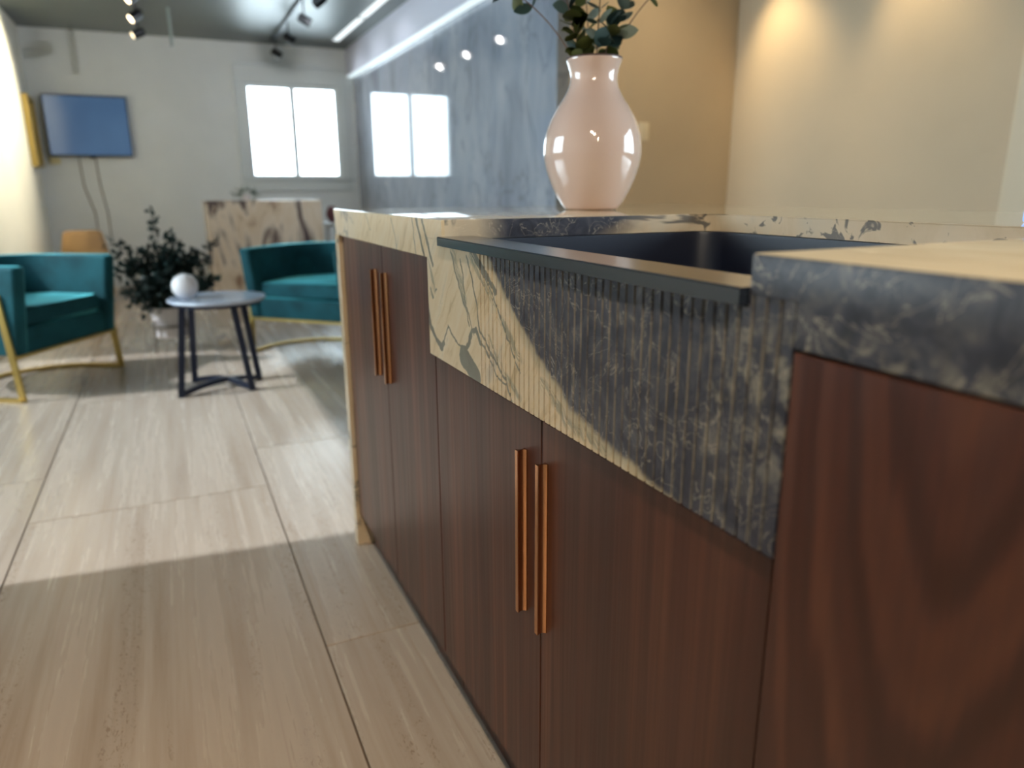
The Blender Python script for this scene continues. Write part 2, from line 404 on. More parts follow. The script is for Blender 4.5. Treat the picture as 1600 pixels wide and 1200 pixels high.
def mat_leaf(name, a, b, rough=0.5):
    t = NT(name, rough)
    oi = t.n('ShaderNodeObjectInfo').outputs['Random']
    n = t.noise(t.pos(), 18, 2)
    t.color(t.mix(t.math('ADD', t.math('MULTIPLY', n, 0.5), t.math('MULTIPLY', oi, 0.5)), a, b)); return t.m

TRAV = mat_travertine(); GROUT = plain('grout', col8(98, 86, 74), 0.9, var=0.1, scale=30)
WAL = mat_walnut('walnut_veneer'); WALF = mat_walnut('walnut_cathedral', True); WALK = mat_walnut('walnut_plinth', False, 0.8)
MARB = mat_marble('marble_front', True, 0.32); MARBT = mat_marble('marble_top', True, 0.05, True); MARBG = mat_marble('marble_side', False, 0.14)
HONE = mat_honed()
BLACK = plain('black_gap', (0.012, 0.011, 0.012, 1), 0.7)
CORE = plain('cabinet_carcass', (0.02, 0.016, 0.014, 1), 0.7)
SINKM = plain('granite_composite', col8(34, 41, 52), 0.22, var=0.12, scale=500, spec=0.9)
SINKM.node_tree.nodes['Principled BSDF'].inputs['Coat Weight'].default_value = 0.5; SINKM.node_tree.nodes['Principled BSDF'].inputs['Coat Roughness'].default_value = 0.2; SINKM.node_tree.nodes['Principled BSDF'].inputs['Coat IOR'].default_value = 1.7
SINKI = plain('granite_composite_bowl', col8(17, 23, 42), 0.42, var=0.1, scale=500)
COPPER = plain('brushed_copper', (0.66, 0.35, 0.19, 1), 0.2, 1.0)
BRASS = plain('satin_brass', (0.58, 0.42, 0.13, 1), 0.42, 0.85)
VELV = mat_velvet(); CEIL = mat_ceiling()
WALLB = plain('back_wall_paint', col8(228, 232, 232), 0.7, var=0.03, scale=2)
WALLL = plain('left_wall_paint', col8(236, 234, 222), 0.7, var=0.02, scale=2)
WALLR = plain('warm_wall_paint', col8(204, 184, 156), 0.65, var=0.03, scale=2)
SOFF = plain('soffit_paint', col8(196, 200, 216), 0.5)
TRIMW = plain('white_trim', col8(214, 220, 220), 0.45)
VINYL = plain('white_vinyl', col8(230, 235, 236), 0.4)
SLABW = mat_slabwall(); CONS = mat_console(); WICK = mat_wicker()
def mat_glass():
    t = NT('window_glass', 0.0); t.t.nodes.remove(t.b)
    fr = t.n('ShaderNodeFresnel'); fr.inputs[0].default_value = 1.45
    tr = t.n('ShaderNodeBsdfTransparent'); gl = t.n('ShaderNodeBsdfGlossy'); gl.inputs['Roughness'].default_value = 0.02
    mx = t.n('ShaderNodeMixShader'); t.t.links.new(fr.outputs[0], mx.inputs[0]); t.t.links.new(tr.outputs[0], mx.inputs[1]); t.t.links.new(gl.outputs[0], mx.inputs[2])
    t.t.links.new(mx.outputs[0], t.t.nodes['Material Output'].inputs['Surface']); return t.m
GLASS = mat_glass()
STEEL = plain('dark_blue_steel', col8(30, 38, 58), 0.38, 0.5)
TTOP = plain('grey_marble_top', col8(176, 186, 204), 0.12, var=0.12, scale=9)
CERAM = NT('glazed_ceramic', 0.06, base=col8(208, 182, 170), spec=0.6); CERAM.b.inputs['Coat Weight'].default_value = 0.6; CERAM.b.inputs['Coat Roughness'].default_value = 0.02; CERAM = CERAM.m
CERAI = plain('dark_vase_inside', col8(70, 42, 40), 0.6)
WHITEC = plain('white_ceramic', col8(226, 222, 224), 0.4)
LEAFD = mat_leaf('dark_leaf', col8(26, 48, 46), col8(66, 92, 88)); LEAFG = mat_leaf('olive_leaf', col8(66, 74, 34), col8(104, 112, 60))
LEAFB = mat_leaf('blue_grey_leaf', col8(112, 130, 122), col8(150, 160, 150)); STEM = plain('brown_stem', col8(104, 84, 74), 0.7)
METB = plain('black_metal', (0.02, 0.022, 0.026, 1), 0.4, 0.6); METG = plain('grey_metal', col8(130, 124, 116), 0.4, 0.4)
BULBW = emis('warm_lamp_lens', (1.0, 0.80, 0.50, 1), 7.0); BULBC = emis('white_lamp_lens', (1.0, 0.97, 0.92, 1), 60.0)
LED = emis('led_strip', (0.85, 0.93, 0.95, 1), 0.9)

# ------------------------------------------------------------------ room shell
TH = 0.12
# floor: grout bed and one object per tile
fl = struct('floor', B(XL - 0.1, X2 + 0.1, YF - 0.1, YW + 0.1, -0.06, -0.004), GROUT)
TW, TL, GP = 0.69, 1.38, 0.004
bm = B(-TW / 2 + GP / 2, TW / 2 - GP / 2, -TL / 2 + GP / 2, TL / 2 - GP / 2, -0.004, 0.0, bev=0.0008, seg=1)
tile_me = mesh_from('tile', bm, TRAV)
ix = 0
c0 = -0.48 - TW * 4
while c0 < X2:
    off = 2.41 if (ix % 2 == 0) else 1.42
    y = off - TL * 5
    while y < YW:
        x0, x1, y0, y1 = c0, c0 + TW, y, y + TL
        cx0, cx1, cy0, cy1 = max(x0, XL), min(x1, X2), max(y0, YF), min(y1, YW)
        if cx1 - cx0 > 0.05 and cy1 - cy0 > 0.05:
            if (cx0, cx1, cy0, cy1) == (x0, x1, y0, y1):
                o = bpy.data.objects.new('tile', tile_me); o.location = ((x0 + x1) / 2, (y0 + y1) / 2, 0)
            else:
                bmm = B(cx0 + GP / 2, cx1 - GP / 2, cy0 + GP / 2, cy1 - GP / 2, -0.004, 0.0)
                o = bpy.data.objects.new('tile', mesh_from('tile', bmm, TRAV))
            COL.objects.link(o); o.parent = fl
        y += TL
    c0 += TW; ix += 1
struct('ceiling', B(XL - 0.1, X2 + 0.1, YF - 0.1, YW + 0.1, ZC, ZC + 0.1), CEIL)
# back wall with window opening
GX0, GX1, GZ0, GZ1 = 0.895, 1.865, 1.085, 2.045
bm = bmesh.new()
box(bm, XB0 - 0.1, GX0, YW, YW + TH, 0, ZC); box(bm, GX1, X2 + 0.1, YW, YW + TH, 0, ZC)
box(bm, GX0, GX1, YW, YW + TH, 0, GZ0); box(bm, GX0, GX1, YW, YW + TH, GZ1, ZC)
struct('wall_back', bm, WALLB)
# left wall of the back area, return and the glazed left wall
bm = bmesh.new()
box(bm, XB0 - TH, XB0, YJ, YW, 0, ZC); box(bm, XL - TH, XB0 - TH, YJ, YJ + TH, 0, ZC)
struct('wall_left', bm, WALLL)
OY0, OY1, OZ1, OZ0 = 2.16, 5.15, 2.28, 0.88
bm = bmesh.new()
box(bm, XL - TH, XL, YF, OY0, 0, ZC); box(bm, XL - TH, XL, OY1, YJ, 0, ZC); box(bm, XL - TH, XL, OY0, OY1, OZ1, ZC); box(bm, XL - TH, XL, OY0, OY1, 0, OZ0)
struct('wall_outer_left', bm, WALLL)
# right side
bm = bmesh.new(); box(bm, XS, XS + 0.08, YR + 0.0, YW, 0, 2.16)
struct('wall_right_slab', bm, SLABW)
bm = bmesh.new(); box(bm, XB1, XS + 0.08, YR, YW, 2.16, ZC)
struct('trim_1', bm, SOFF)
bm = bmesh.new(); box(bm, XS + 0.08, X2, YR, YR + TH, 0, ZC)
struct('wall_return', bm, WALLR)
bm = bmesh.new()
RY0, RY1, RZ0, RZ1 = -2.2, 0.9, 0.85, 2.2
box(bm, X2, X2 + TH, YF, RY0, 0, ZC); box(bm, X2, X2 + TH, RY1, YR + TH, 0, ZC); box(bm, X2, X2 + TH, RY0, RY1, 0, RZ0); box(bm, X2, X2 + TH, RY0, RY1, RZ1, ZC)
struct('wall_right', bm, WALLR)
# front wall behind the camera
struct('wall_front', B(XL, X2, YF - TH, YF, 0, ZC), WALLR)
def window(name, axis, fixed, a0, a1, z0, z1, n, depth=TH, inward=-1, fw=0.035, mw=0.02):
    """vinyl frame, mullions and one pane per light in a wall opening"""
    root = bpy.data.objects.new(name, None); COL.objects.link(root); root['kind'] = 'structure'
    mid = fixed - inward * depth * 0.5
    def bx(bm, u0, u1, v0, v1, t):
        if axis == 'y': box(bm, u0, u1, mid - t, mid + t, v0, v1, bev=0.003, seg=1)
        else: box(bm, mid - t, mid + t, u0, u1, v0, v1, bev=0.003, seg=1)
    root.location = ((a0 + a1) / 2, mid, z0) if axis == 'y' else (mid, (a0 + a1) / 2, z0)
    bm = bmesh.new(); bx(bm, a0, a1, z0, z0 + fw, 0.03); bx(bm, a0, a1, z1 - fw, z1, 0.03); bx(bm, a0, a0 + fw, z0 + fw, z1 - fw, 0.03); bx(bm, a1 - fw, a1, z0 + fw, z1 - fw, 0.03)
    obj('window_frame', bm, VINYL, root)
    st = (a1 - a0) / n
    for i in range(1, n):
        bm = bmesh.new(); bx(bm, a0 + st * i - mw, a0 + st * i + mw, z0 + fw, z1 - fw, 0.02); obj('mullion', bm, VINYL, root)
    for i in range(n):
        bm = bmesh.new(); bx(bm, a0 + st * i + (fw if i == 0 else mw), a0 + st * (i + 1) - (fw if i == n - 1 else mw), z0 + fw, z1 - fw, 0.004)
        obj('pane', bm, GLASS, root)
    return root
w1 = window('window_1', 'y', YW, GX0, GX1, GZ0, GZ1, 2, mw=0.03)
# casing around window 1
cas = bpy.data.objects.new('trim_2', None); COL.objects.link(cas); cas['kind'] = 'structure'; cas.location = (1.38, YW, 0.93)
CX0, CX1, CZ0, CZ1 = 0.80, XB1 - 0.005, 0.95, 2.22
for nm, a in (('casing_side', (CX0, GX0 + 0.01, GZ0, GZ1)), ('casing_side', (GX1 - 0.01, CX1, GZ0, GZ1)), ('casing_head', (CX0, CX1, GZ1, CZ1)), ('casing_apron', (CX0, CX1, CZ0, GZ0 - 0.02))):
    bm = B(a[0], a[1], YW - 0.022, YW, a[2], a[3], bev=0.004, seg=1); obj(nm, bm, TRIMW, cas)
obj('window_sill', B(CX0 - 0.02, CX1, YW - 0.05, YW, GZ0 - 0.02, GZ0, bev=0.004, seg=1), TRIMW, cas)
obj('outer_bead', B(CX0 - 0.015, CX0, YW - 0.035, YW, CZ0, CZ1 + 0.015, bev=0.003, seg=1), VINYL, cas)
obj('outer_bead', B(CX0, CX1, YW - 0.035, YW, CZ1, CZ1 + 0.015, bev=0.003, seg=1), VINYL, cas)
window('window_2', 'x', XL, OY0, OY1, OZ0, OZ1, 1, inward=1, fw=0.05)
window('window_3', 'x', X2, RY0, RY1, RZ0, RZ1, 3, inward=-1)
struct('baseboard_back', B(XB0, XB1, YW - 0.014, YW, 0, 0.10, bev=0.003, seg=1), TRIMW)
struct('baseboard_left', B(XB0, XB0 + 0.014, YJ, YW - 0.015, 0, 0.10, bev=0.003, seg=1), TRIMW)
struct('trim_3', B(X2 - 0.03, X2, 1.86, 2.03, 0, 1.55, bev=0.006), plain('cream_casing', col8(222, 205, 178), 0.5))
# small socket plate on the return wall
pl = obj('wall_socket', B(2.585, 2.66, YR - 0.008, YR, 1.235, 1.335, bev=0.003), plain('socket_plate', col8(236, 222, 196), 0.4), None)
tag(pl, 'small cream wall socket plate on the beige wall right of the vase', 'socket')

# ------------------------------------------------------------------ kitchen island
XF = 0.383; XD = 0.393; XBK = 1.40; ZT = 0.914; ZA = 0.852; ZSL = 0.884
YE = 1.882; YN = -0.75
SY0, SY1, SXB = 0.408, 1.080, 0.905     # sink cut-out
# countertop slab with rounded-corner cut-out
ct = thing('countertop', 'veined cream and charcoal marble island top with thick aprons and waterfall end', 'countertop', (0.9, 0.6, 0.85))
def slab_bm():
    bm = bmesh.new(); rc = 0.05
    hole = [(XF, SY1)] + [(SXB - rc + rc * math.sin(a), SY1 - rc + rc * math.cos(a)) for a in [PI / 2 * i / 8 for i in range(9)]]
    hole += [(SXB - rc + rc * math.cos(a), SY0 + rc - rc * math.sin(a)) for a in [PI / 2 * i / 8 for i in range(9)]] + [(XF, SY0)]
    out = [(XF, YE)] + hole + [(XF, YN), (XBK, YN), (XBK, YE)]
    prism(bm, out, ZSL, ZT)
    top = [e for e in bm.edges if all(abs(v.co.z - ZT) < 1e-5 for v in e.verts)]
    side = [e for e in bm.edges if abs(e.verts[0].co.z - e.verts[1].co.z) > 0.01 and abs(e.verts[0].co.x - XF) < 1e-5 and min(abs(e.verts[0].co.y - SY0), abs(e.verts[0].co.y - SY1)) < 1e-4]
    bmesh.ops.bevel(bm, geom=top, offset=0.0025, segments=2, profile=0.5, affect='EDGES')
    return bm
obj('slab', slab_bm(), MARBT, ct, smooth=30)
def front_block(name, y0, y1, z0, z1, mat, x1=XF + 0.03):
    return obj(name, B(XF, x1, y0, y1, z0, z1), mat, ct, smooth=None)
front_block('apron', 1.155, YE, ZA, ZSL, MARB)
front_block('apron', YN, 0.362, ZA, ZSL, MARB)
obj('waterfall_panel', B(XF, XBK, YE - 0.034, YE, 0.0, ZA, bev=0.0015, seg=1), MARBG, ct)
# fluted front panel: one extruded outline with V-shaped flutes; groove faces are honed
def fluted():
    bm = bmesh.new(); xb = XF + 0.022
    y0, y1, z0 = 0.3635, 1.154, 0.690
    def panel(ya, yb, za, zb, grooves):
        pts = [(XF, ya)]; mark = []
        for g in grooves:
            pts += [(XF, g - 0.0020), (XF + 0.0030, g - 0.0010), (XF + 0.0030, g + 0.0010), (XF, g + 0.0020)]
        pts += [(XF, yb), (xb, yb), (xb, ya)]
        lo = [bm.verts.new((a, b, za)) for a, b in pts]; hi = [bm.verts.new((a, b, zb)) for a, b in pts]
        n = len(pts); bm.faces.new(lo); bm.faces.new(hi[::-1])
        for i in range(n):
            f = bm.faces.new((lo[i], lo[(i + 1) % n], hi[(i + 1) % n], hi[i]))
            j = (i - 1) % 4
            f.material_index = 1 if (1 <= i < n - 4 and j in (0, 1, 2) and i < 1 + 4 * len(grooves)) else 0
    gs = [0.376 + 0.01375 * k for k in range(41)]
    panel(y0, SY0 + 0.0, z0, 0.8835, [g for g in gs if g < SY0 - 0.003])
    panel(SY0 + 0.0, SY1, z0, 0.874, [g for g in gs if SY0 + 0.003 < g < SY1 - 0.003])
    panel(SY1, y1, z0, 0.8835, [])
    return bm
obj('fluted_panel', fluted(), [MARB, HONE], ct, smooth=None)

# sink
sk = thing('sink', 'black composite farmhouse sink set in the marble island top', 'sink', (0.64, 0.745, 0.66))
bm = bmesh.new()
# front ledge
fx = 0.3745
prism(bm, [(fx, 0.8755), (fx, 0.8875), (fx + 0.0015, 0.889), (0.435, 0.889), (0.438, 0.886), (0.438, 0.8755)], SY0 + 0.002, SY1 - 0.002, 'y')
obj('front_ledge', bm, SINKM, sk, smooth=30)
def rrect(x0, x1, y0, y1, r, n=6):
    pts = []
    for cx, cy, a0 in ((x1 - r, y1 - r, 0), (x0 + r, y1 - r, PI / 2), (x0 + r, y0 + r, PI), (x1 - r, y0 + r, 1.5 * PI)):
        for k in range(n + 1): pts.append((cx + r * math.cos(a0 + PI / 2 * k / n), cy + r * math.sin(a0 + PI / 2 * k / n)))
    return pts
def basin():
    bm = bmesh.new()
    levels = [(rrect(0.412, 0.925, SY0 - 0.03 + 0.005, SY1 + 0.02, 0.05), 0.8830), (rrect(0.4385, 0.90, SY0 + 0.004, SY1 - 0.004, 0.045), 0.8830),
              (rrect(0.4395, 0.899, SY0 + 0.005, SY1 - 0.005, 0.045), 0.878), (rrect(0.444, 0.894, SY0 + 0.012, SY1 - 0.012, 0.045), 0.69),
              (rrect(0.47, 0.868, SY0 + 0.04, SY1 - 0.04, 0.04), 0.665),
              (rrect(0.46, 0.878, SY0 + 0.03, SY1 - 0.03, 0.045), 0.655), (rrect(0.412, 0.925, SY0 - 0.025, SY1 + 0.02, 0.05), 0.655)]
    rings = [[bm.verts.new((a, b, z)) for a, b in pts] for pts, z in levels]
    n = len(rings[0])
    for A, Bq in zip(rings, rings[1:] + rings[:1]):
        for k in range(n): bm.faces.new((A[k], A[(k + 1) % n], Bq[(k + 1) % n], Bq[k]))
    bm.faces.new(rings[4]); bm.faces.new(rings[5])
    return bm
obj('bowl', basin(), SINKI, sk, smooth=40)
bm = bmesh.new(); lathe(bm, [(0, 0.002), (0.03, 0.002), (0.042, 0.0045), (0.045, 0.0)], 0.67, 0.75, 0.665, 32); obj('drain', bm, METG, sk)

# cabinets
def handle_bm(y, z0, z1):
    """copper pull: base flange, coved web, outer lip, ends cut square"""
    out = []
    D = 0.0145
    half = lambda s: 0.0012 + 0.0028 * (abs(2 * s - 1) ** 2.2)
    L = [(-0.0040, 0.0), (-0.0040, 0.0016)] + [(-half(k / 12), 0.0016 + (D - 0.0032) * k / 12) for k in range(13)] + [(-0.0040, D - 0.0014), (-0.0037, D)]
    out = [(XD - d, y + o) for o, d in L] + [(XD - d, y - o) for o, d in reversed(L)]
    bm = bmesh.new(); prism(bm, out, z0, z1); return bm
def door(cab, y0, y1, z0, z1, mat, hy=None, hz=None, xd=XD):
    d = obj('door', B(xd, XD + 0.02, y0, y1, z0, z1, bev=0.0008, seg=1), mat, cab, smooth=None)
    if hy is not None:
        bm = handle_bm(hy, *hz); bmesh.ops.translate(bm, verts=bm.verts, vec=-Vector(cab.location))
        h = obj('handle', bm, COPPER, d, world=False, smooth=20); h['label'] = 'copper pull handle'
    return d
ZK = 0.098
def cabinet(label, y0, y1, ztop, doors):
    c = thing('base_cabinet', label, 'cabinet', ((XD + XBK) / 2, (y0 + y1) / 2, 0))
    bm = bmesh.new()
    box(bm, XD + 0.022, XBK - 0.03, y0 + 0.001, y1 - 0.001, ZK, ztop)
    obj('carcass', bm, CORE, c, smooth=None)
    obj('plinth', B(XD + 0.035, XBK - 0.08, y0 + 0.001, y1 - 0.001, 0, ZK), WALK, c, smooth=None)
    for d in doors: door(c, *d)
    return c
cabinet('walnut base cabinet with two tall doors and copper pulls at the island far end', 1.157, YE - 0.036, 0.848,
        [(1.1585, 1.4765, ZK, 0.849, WAL, 1.447, (0.565, 0.797)), (1.4795, YE - 0.0395, ZK, 0.849, WAL, 1.527, (0.565, 0.797))])
cabinet('walnut sink cabinet with two doors and copper pulls below the fluted marble panel', 0.364, 1.156, 0.645,
        [(0.3715, 0.7575, ZK, 0.6825, WAL, 0.7445, (0.394, 0.631)), (0.7605, 1.1545, ZK, 0.6825, WAL, 0.803, (0.394, 0.631))])
cabinet('walnut end cabinet with bold cathedral grain, nearest one right of the sink', YN, 0.363, 0.848,
        [(YN + 0.002, 0.3620, ZK, 0.849, WALF, None, None, XF + 0.0006)])

# ------------------------------------------------------------------ vase with eucalyptus
VX, VY = 0.882, 1.465
vs = thing('vase', 'glossy white bulbous vase of eucalyptus standing on the marble island', 'vase', (VX, VY, ZT))
prof = [(0.0, 0.0), (0.062, 0.0), (0.068, 0.003), (0.078, 0.016), (0.095, 0.045), (0.110, 0.080), (0.119, 0.115), (0.1205, 0.140), (0.116, 0.170), (0.105, 0.200),
        (0.089, 0.228), (0.072, 0.252), (0.061, 0.272), (0.0565, 0.290), (0.058, 0.306), (0.063, 0.322), (0.0665, 0.331), (0.0660, 0.3345), (0.0640, 0.3345)]
prof = [(r * 0.905, z * 0.945) for r, z in prof]
def spline(pr, n=4):
    out = []
    for i in range(len(pr) - 1):
        p0 = pr[max(i - 1, 0)]; p1 = pr[i]; p2 = pr[i + 1]; p3 = pr[min(i + 2, len(pr) - 1)]
        for k in range(n):
            t = k / n
            out.append(tuple(0.5 * (2 * p1[j] + (p2[j] - p0[j]) * t + (2 * p0[j] - 5 * p1[j] + 4 * p2[j] - p3[j]) * t * t + (3 * p1[j] - p0[j] - 3 * p2[j] + p3[j]) * t ** 3) for j in (0, 1)))
    out.append(pr[-1]); return out
bm = bmesh.new(); lathe(bm, prof[:3] + spline(prof[2:-2])[1:] + prof[-2:], seg=72)
obj('body', bm, CERAM, vs, world=False, smooth=50)
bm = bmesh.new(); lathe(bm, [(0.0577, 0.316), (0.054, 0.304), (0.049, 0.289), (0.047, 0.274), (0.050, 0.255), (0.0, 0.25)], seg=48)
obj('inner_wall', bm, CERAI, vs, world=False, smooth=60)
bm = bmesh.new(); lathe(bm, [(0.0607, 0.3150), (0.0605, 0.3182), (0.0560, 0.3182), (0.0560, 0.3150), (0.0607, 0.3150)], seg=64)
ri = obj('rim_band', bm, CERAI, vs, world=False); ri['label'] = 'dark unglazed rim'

def leaf_mesh(name, L, Wd, mat, fold=0.15, curl=0.15):
    bm = bmesh.new(); n = 8
    mid = []; lf = []; rt = []
    for i in range(n + 1):
        s = i / n; hw = Wd / 2 * math.sin(PI * min(1, max(0.0, s)) ** 0.85) ** 0.75
        zc = curl * L * s * s
        mid.append(bm.verts.new((0, L * s, zc)))
        if 0 < i < n:
            lf.append(bm.verts.new((-hw, L * s, zc + fold * hw))); rt.append(bm.verts.new((hw, L * s, zc + fold * hw)))
    for side in (lf, rt):
        bm.faces.new((mid[0], side[0], mid[1])) if side is lf else bm.faces.new((mid[0], mid[1], side[0]))
        for i in range(1, n - 1):
            f = (mid[i], side[i - 1], side[i], mid[i + 1]); bm.faces.new(f if side is lf else f[::-1])
        f = (mid[n - 1], side[-1], mid[n]); bm.faces.new(f if side is lf else f[::-1])
    g = bmesh.ops.solidify(bm, geom=list(bm.faces), thickness=0.0007)
    return mesh_from(name, bm, mat, 60)
LM = {'g': [leaf_mesh('leaf', 0.042, 0.032, LEAFG), leaf_mesh('leaf', 0.034, 0.028, LEAFG)],
      'b': [leaf_mesh('leaf', 0.040, 0.026, LEAFB), leaf_mesh('leaf', 0.034, 0.022, LEAFB)],
      'd': [leaf_mesh('leaf', 0.040, 0.030, LEAFD), leaf_mesh('leaf', 0.046, 0.034, LEAFD)]}
def orient(o, pos, d, roll):
    d = Vector(d).normalized(); q = d.to_track_quat('Y', 'Z'); o.rotation_mode = 'QUATERNION'
    from mathutils import Quaternion
    o.rotation_quaternion = q @ Quaternion((0, 1, 0), roll); o.location = pos
def branch(label, tip, kinds, nleaf, bend=(0, 0, 0), lo=0.12):
    b = thing('eucalyptus_branch', label, 'branch', (VX, VY, ZT + 0.26), group='eucalyptus branches in the vase')
    P0 = Vector((tip[0] * 0.10, tip[1] * 0.10, -0.0)); P2 = Vector(tip); P1 = (P0 + P2) / 2 + Vector(bend)
    # keep the stem inside the neck opening
    f = lambda t: P0 * (1 - t) ** 2 + P1 * 2 * t * (1 - t) + P2 * t * t
    bm = bmesh.new(); tube(bm, curve(f, 14), 0.0019, 6, 0.0009); obj('stem', bm, STEM, b, world=False)
    for i in range(nleaf):
        t = lo + (1 - lo) * (i + 0.4) / nleaf
        p = f(t); tn = (f(min(1, t + 0.03)) - f(t - 0.03)).normalized()
        for s in (0, 1):
            a = random.uniform(0, 2 * PI) if s == 0 else a + PI + random.uniform(-.4, .4)
            u = tn.orthogonal().normalized(); v = tn.cross(u)
            d = (u * math.cos(a) + v * math.sin(a)) * 1.0 + tn * random.uniform(0.1, 0.7)
            o = bpy.data.objects.new('leaf', random.choice(LM[random.choice(kinds)])); COL.objects.link(o); o.parent = b
            orient(o, p, d, random.uniform(-1.2, 1.2)); sc = random.uniform(0.85, 1.3); o.scale = (sc, sc, sc)
    return b
Rv = Vector((R[0], R[1], 0)).normalized(); Fv = Vector((F[0], F[1], 0)).normalized()
def td(r, f, z): v = Rv * r + Fv * f; return (v.x, v.y, z)
branch('eucalyptus branch leaning left out of the vase, one large dark leaf at its bend', td(-0.23, -0.02, 0.215), 'dg', 4, bend=td(0.055, 0, 0.035), lo=0.62)
branch('eucalyptus branch leaning right out of the vase, thin stem with leaves near its tip', td(0.23, 0.02, 0.26), 'dg', 3, bend=td(-0.07, 0, 0.04), lo=0.55)
branch('upright eucalyptus branch with blue grey leaves in the middle of the vase', td(0.015, 0.0, 0.30), 'b', 9, lo=0.22)
branch('olive leaved eucalyptus branch in the vase, just left of the middle', td(-0.085, -0.02, 0.24), 'gd', 8, lo=0.2)
branch('olive leaved eucalyptus branch in the vase, just right of the middle', td(0.09, 0.0, 0.26), 'gb', 9, lo=0.2)
branch('mixed green eucalyptus branch at the back of the vase bunch', td(-0.02, 0.07, 0.25), 'gb', 7, lo=0.22)
branch('short olive eucalyptus sprig filling the left front of the vase mouth', td(-0.055, -0.03, 0.125), 'g', 6, lo=0.42)
branch('short dark eucalyptus sprig filling the right front of the vase mouth', td(0.04, -0.03, 0.13), 'gdd', 6, lo=0.58)

# ------------------------------------------------------------------ armchairs
def dloop(hw, st, back, n=20):
    """D outline: front at y=0, straight for st, elliptical back to y=back"""
    pts = [(-hw, 0.0)] + [(-hw * math.cos(PI * k / n), st + (back - st) * math.sin(PI * k / n)) for k in range(n + 1)] + [(hw, 0.0)]
    return pts
def make_chair(label):
    t = thing('armchair', label, 'armchair', (0, 0, 0), 0, None)
    zb, zt, th = 0.222, 0.632, 0.075
    # shell: U-shaped wall (arms and back in one), soft edges
    bm = bmesh.new()
    o_ = dloop(0.355, 0.30, 0.66, 24); i_ = dloop(0.355 - th, 0.28, 0.66 - th, 24)
    prism(bm, o_ + i_[::-1], zb, zt)
    es = [e for e in bm.edges if abs(e.verts[0].co.z - e.verts[1].co.z) < 1e-6 and e.verts[0].co.z > zt - 1e-4] + [e for e in bm.edges if abs(e.verts[0].co.z - e.verts[1].co.z) > 0.1 and abs(e.verts[0].co.y) < 1e-4]
    bmesh.ops.bevel(bm, geom=es, offset=0.02, segments=3, profile=0.5, affect='EDGES')
    for v in bm.verts:
        v.co.y -= 0.06 * max(0, 1 - max(v.co.y, 0) / 0.3) * (v.co.z - zb) / (zt - zb)
    obj('shell', bm, VELV, t, world=False, smooth=50)
    bm = bmesh.new()
    ii = dloop(0.355 - th - 0.0005, 0.28, 0.66 - th - 0.0005, 24); ii = [(a, b + 0.006) if abs(b) < 1e-6 else (a, b) for a, b in ii]
    prism(bm, ii, zb, 0.335)
    bmesh.ops.bevel(bm, geom=[e for e in bm.edges if all(abs(v.co.z - 0.335) < 1e-5 for v in e.verts)], offset=0.012, segments=2, profile=0.5, affect='EDGES')
    obj('seat_base', bm, VELV, t, world=False, smooth=50)
    bm = bmesh.new()
    ii = dloop(0.355 - th - 0.006, 0.28, 0.66 - th - 0.01, 24); ii = [(a, b + 0.02) if abs(b) < 1e-6 else (a, b) for a, b in ii]
    prism(bm, ii, 0.336, 0.43)
    bmesh.ops.bevel(bm, geom=[e for e in bm.edges if abs(e.verts[0].co.z - e.verts[1].co.z) < 1e-6], offset=0.028, segments=4, profile=0.6, affect='EDGES')
    obj('seat_cushion', bm, VELV, t, world=False, smooth=60)
    # brass frame
    w_, h_ = 0.012, 0.032
    for s in (-1, 1):
        bm = bmesh.new(); X = s * 0.362
        # front post, leaning slightly, as a flat bar; arm bar and floor bar
        prism(bm, [(-0.010, 0.0), (0.022, 0.0), (0.062, 0.472), (0.34, 0.472), (0.34, 0.504), (0.034, 0.504)], X - w_ / 2, X + w_ / 2, 'x')
        obj('side_frame', bm, BRASS, t, world=False, smooth=None)
    bm = bmesh.new(); tube(bm, [(-0.358, 0.012, 0.214), (0.358, 0.012, 0.214)], 0, flat=(0.03, 0.014)); obj('front_rail', bm, BRASS, t, world=False, smooth=None)
    bm = bmesh.new(); pts = dloop(0.362, 0.14, 0.50, 28); pts = [(pts[0][0], 0.006)] + pts[1:-1] + [(pts[-1][0], 0.006)]
    tube(bm, [(a, b, 0.0085) for a, b in pts], 0, flat=(0.030, 0.016)); obj('floor_ring', bm, BRASS, t, world=False, smooth=40)
    return t
def pose_chair(t, left, right):
    """left/right = world positions of the front feet as seen from behind the chair's front"""
    a = Vector(left); b = Vector(right); mid = (a + b) / 2; d = (b - a).normalized()
    t.location = (mid.x, mid.y, 0); t.rotation_euler = (0, 0, math.atan2(d.y, d.x))
ch1 = make_chair('teal velvet tub armchair with brass frame at the left edge, left of the low table')
pose_chair(ch1, (-0.694, 3.947), (-0.323, 4.546))
ch2 = dup(ch1, (0, 0, 0), 0, 'teal velvet tub armchair with brass frame partly hidden behind the island')
ch1['group'] = ch2['group'] = 'teal tub armchairs'
pose_chair(ch2, (0.400, 4.60), (0.900, 4.110))

